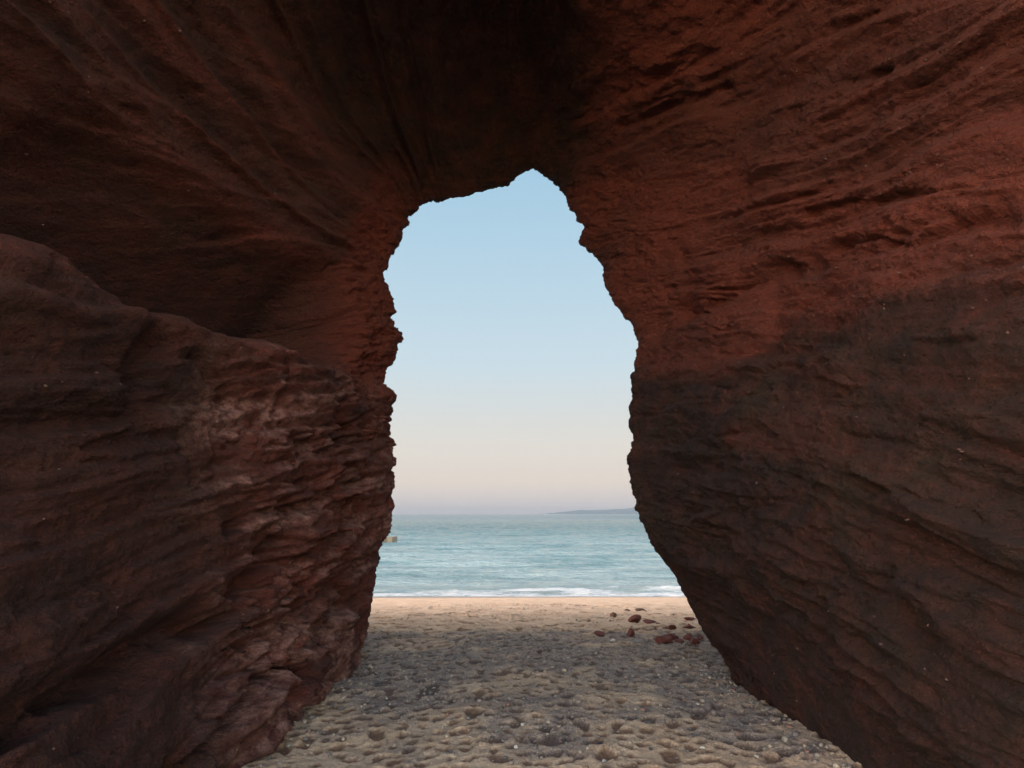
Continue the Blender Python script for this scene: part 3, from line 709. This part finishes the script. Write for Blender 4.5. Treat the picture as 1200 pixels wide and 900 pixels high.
# ------------------------------------------------------------------ air
HZ = 1.0
bm = bmesh.new(); bmesh.ops.create_cube(bm, size=1)
zlo, zhi = -6.0, 112.0
for vtx in bm.verts: vtx.co = (vtx.co.x * 150000, vtx.co.y * 21000 + 4500, (zlo + zhi) / 2 + vtx.co.z * (zhi - zlo))
me = bpy.data.meshes.new('haze'); bm.to_mesh(me); bm.free()
hz = bpy.data.objects.new('haze', me); col.objects.link(hz); hz['kind'] = 'stuff'
mm = bpy.data.materials.new('haze_air'); mm.use_nodes = True; t = mm.node_tree; t.nodes.clear()
o_ = t.nodes.new('ShaderNodeOutputMaterial'); pv = t.nodes.new('ShaderNodeVolumePrincipled')
pv.inputs['Color'].default_value = (.17, .205, .26, 1); pv.inputs['Density'].default_value = .00007; pv.inputs['Anisotropy'].default_value = 0.0
t.links.new(pv.outputs[0], o_.inputs['Volume']); me.materials.append(mm)
mm.cycles.homogeneous_volume = True if hasattr(mm.cycles, 'homogeneous_volume') else False

# ------------------------------------------------------------------ light
EXPOSURE, SKY_STRENGTH, ZENITH_FILL = 1.9, .15, 1.35
GLOW = (5.0, 3.6, 2.45)      # the western half of the sky still glows from the set sun
SUN_EL, SUN_AZ = math.radians(27.0), math.radians(258)      # low behind the camera; azimuth clockwise from +Y
wd = bpy.data.worlds.new('World'); scene.world = wd; wd.use_nodes = True
t = wd.node_tree; t.nodes.clear()
out = t.nodes.new('ShaderNodeOutputWorld'); bg = t.nodes.new('ShaderNodeBackground'); sky = t.nodes.new('ShaderNodeTexSky')
sky.sky_type = 'NISHITA'; sky.sun_disc = False; sky.sun_elevation = SUN_EL; sky.sun_rotation = SUN_AZ
sky.air_density = 1.0; sky.dust_density = .6; sky.ozone_density = 2.0
# the eastern half of the evening sky, away from the set sun: blue above, an added bright zenith, a pale rosy band, dusky blue at the horizon
tc = t.nodes.new('ShaderNodeTexCoord'); sp = t.nodes.new('ShaderNodeSeparateXYZ'); t.links.new(tc.outputs['Generated'], sp.inputs[0])
rp = t.nodes.new('ShaderNodeValToRGB'); el = rp.color_ramp.elements
def lin(c): return tuple(((q / 255 + .055) / 1.055) ** 2.4 if q > 10 else q / 3300 for q in c)
SKY = [(0.0, (206, 202, 203)), (.018, (214, 206, 204)), (.05, (229, 217, 206)), (.11, (226, 222, 214)), (.24, (203, 222, 232)), (.40, (182, 212, 230)), (.56, (160, 200, 225)), (.66, (168, 204, 228)), (.8, (222, 224, 224)), (1.0, (243, 241, 236))]
while len(el) < len(SKY): el.new(.5)
for q, (p_, c_) in zip(el, SKY): q.position = p_; q.color = (*lin(c_), 1)
t.links.new(sp.outputs[2], rp.inputs[0])
mul = t.nodes.new('ShaderNodeVectorMath'); mul.operation = 'SCALE'; t.links.new(rp.outputs[0], mul.inputs[0]); mul.inputs['Scale'].default_value = 1 / (2 ** EXPOSURE * SKY_STRENGTH)
zr = t.nodes.new('ShaderNodeMapRange'); zr.interpolation_type = 'SMOOTHSTEP'; t.links.new(sp.outputs[2], zr.inputs[0])
zr.inputs[1].default_value = .58; zr.inputs[2].default_value = .85; zr.inputs[3].default_value = 1 / (2 ** EXPOSURE * SKY_STRENGTH); zr.inputs[4].default_value = ZENITH_FILL / (2 ** EXPOSURE * SKY_STRENGTH)  # overhead sky brightness added to fill the beach with light
t.links.new(zr.outputs[0], mul.inputs['Scale'])
mr = t.nodes.new('ShaderNodeMapRange'); mr.interpolation_type = 'SMOOTHSTEP'; t.links.new(sp.outputs[1], mr.inputs[0])
mr.inputs[1].default_value = -.35; mr.inputs[2].default_value = .45; mr.inputs[3].default_value = 0; mr.inputs[4].default_value = 1
mx = t.nodes.new('ShaderNodeMix'); mx.data_type = 'RGBA'; t.links.new(mr.outputs[0], mx.inputs[0]); glow = t.nodes.new('ShaderNodeVectorMath'); glow.operation = 'MULTIPLY'; t.links.new(sky.outputs[0], glow.inputs[0]); glow.inputs[1].default_value = GLOW
t.links.new(glow.outputs[0], mx.inputs[6]); t.links.new(mul.outputs[0], mx.inputs[7])
bg.inputs['Strength'].default_value = SKY_STRENGTH
t.links.new(mx.outputs[2], bg.inputs[0]); t.links.new(bg.outputs[0], out.inputs[0])
sl = bpy.data.lights.new('sun', 'SUN'); sl.energy = .5; sl.angle = math.radians(50); sl.color = (1, .94, .87)
so = bpy.data.objects.new('sun', sl); col.objects.link(so)
so.rotation_euler = (math.pi / 2 - SUN_EL, 0, math.pi - SUN_AZ)
so.location = (-10, -20, 20)

# ------------------------------------------------------------------ render settings
scene.render.engine = 'CYCLES'
vs = scene.view_settings
vs.view_transform = 'Standard'; vs.look = 'None'; vs.gamma = 1; vs.use_curve_mapping = False
vs.exposure = EXPOSURE
cy = scene.cycles
cy.max_bounces = 8; cy.diffuse_bounces = 5; cy.glossy_bounces = 3; cy.volume_bounces = 0
cy.use_denoising = True
try: cy.denoiser = 'OPENIMAGEDENOISE'
except Exception: pass
cy.use_adaptive_sampling = True; cy.adaptive_threshold = .01
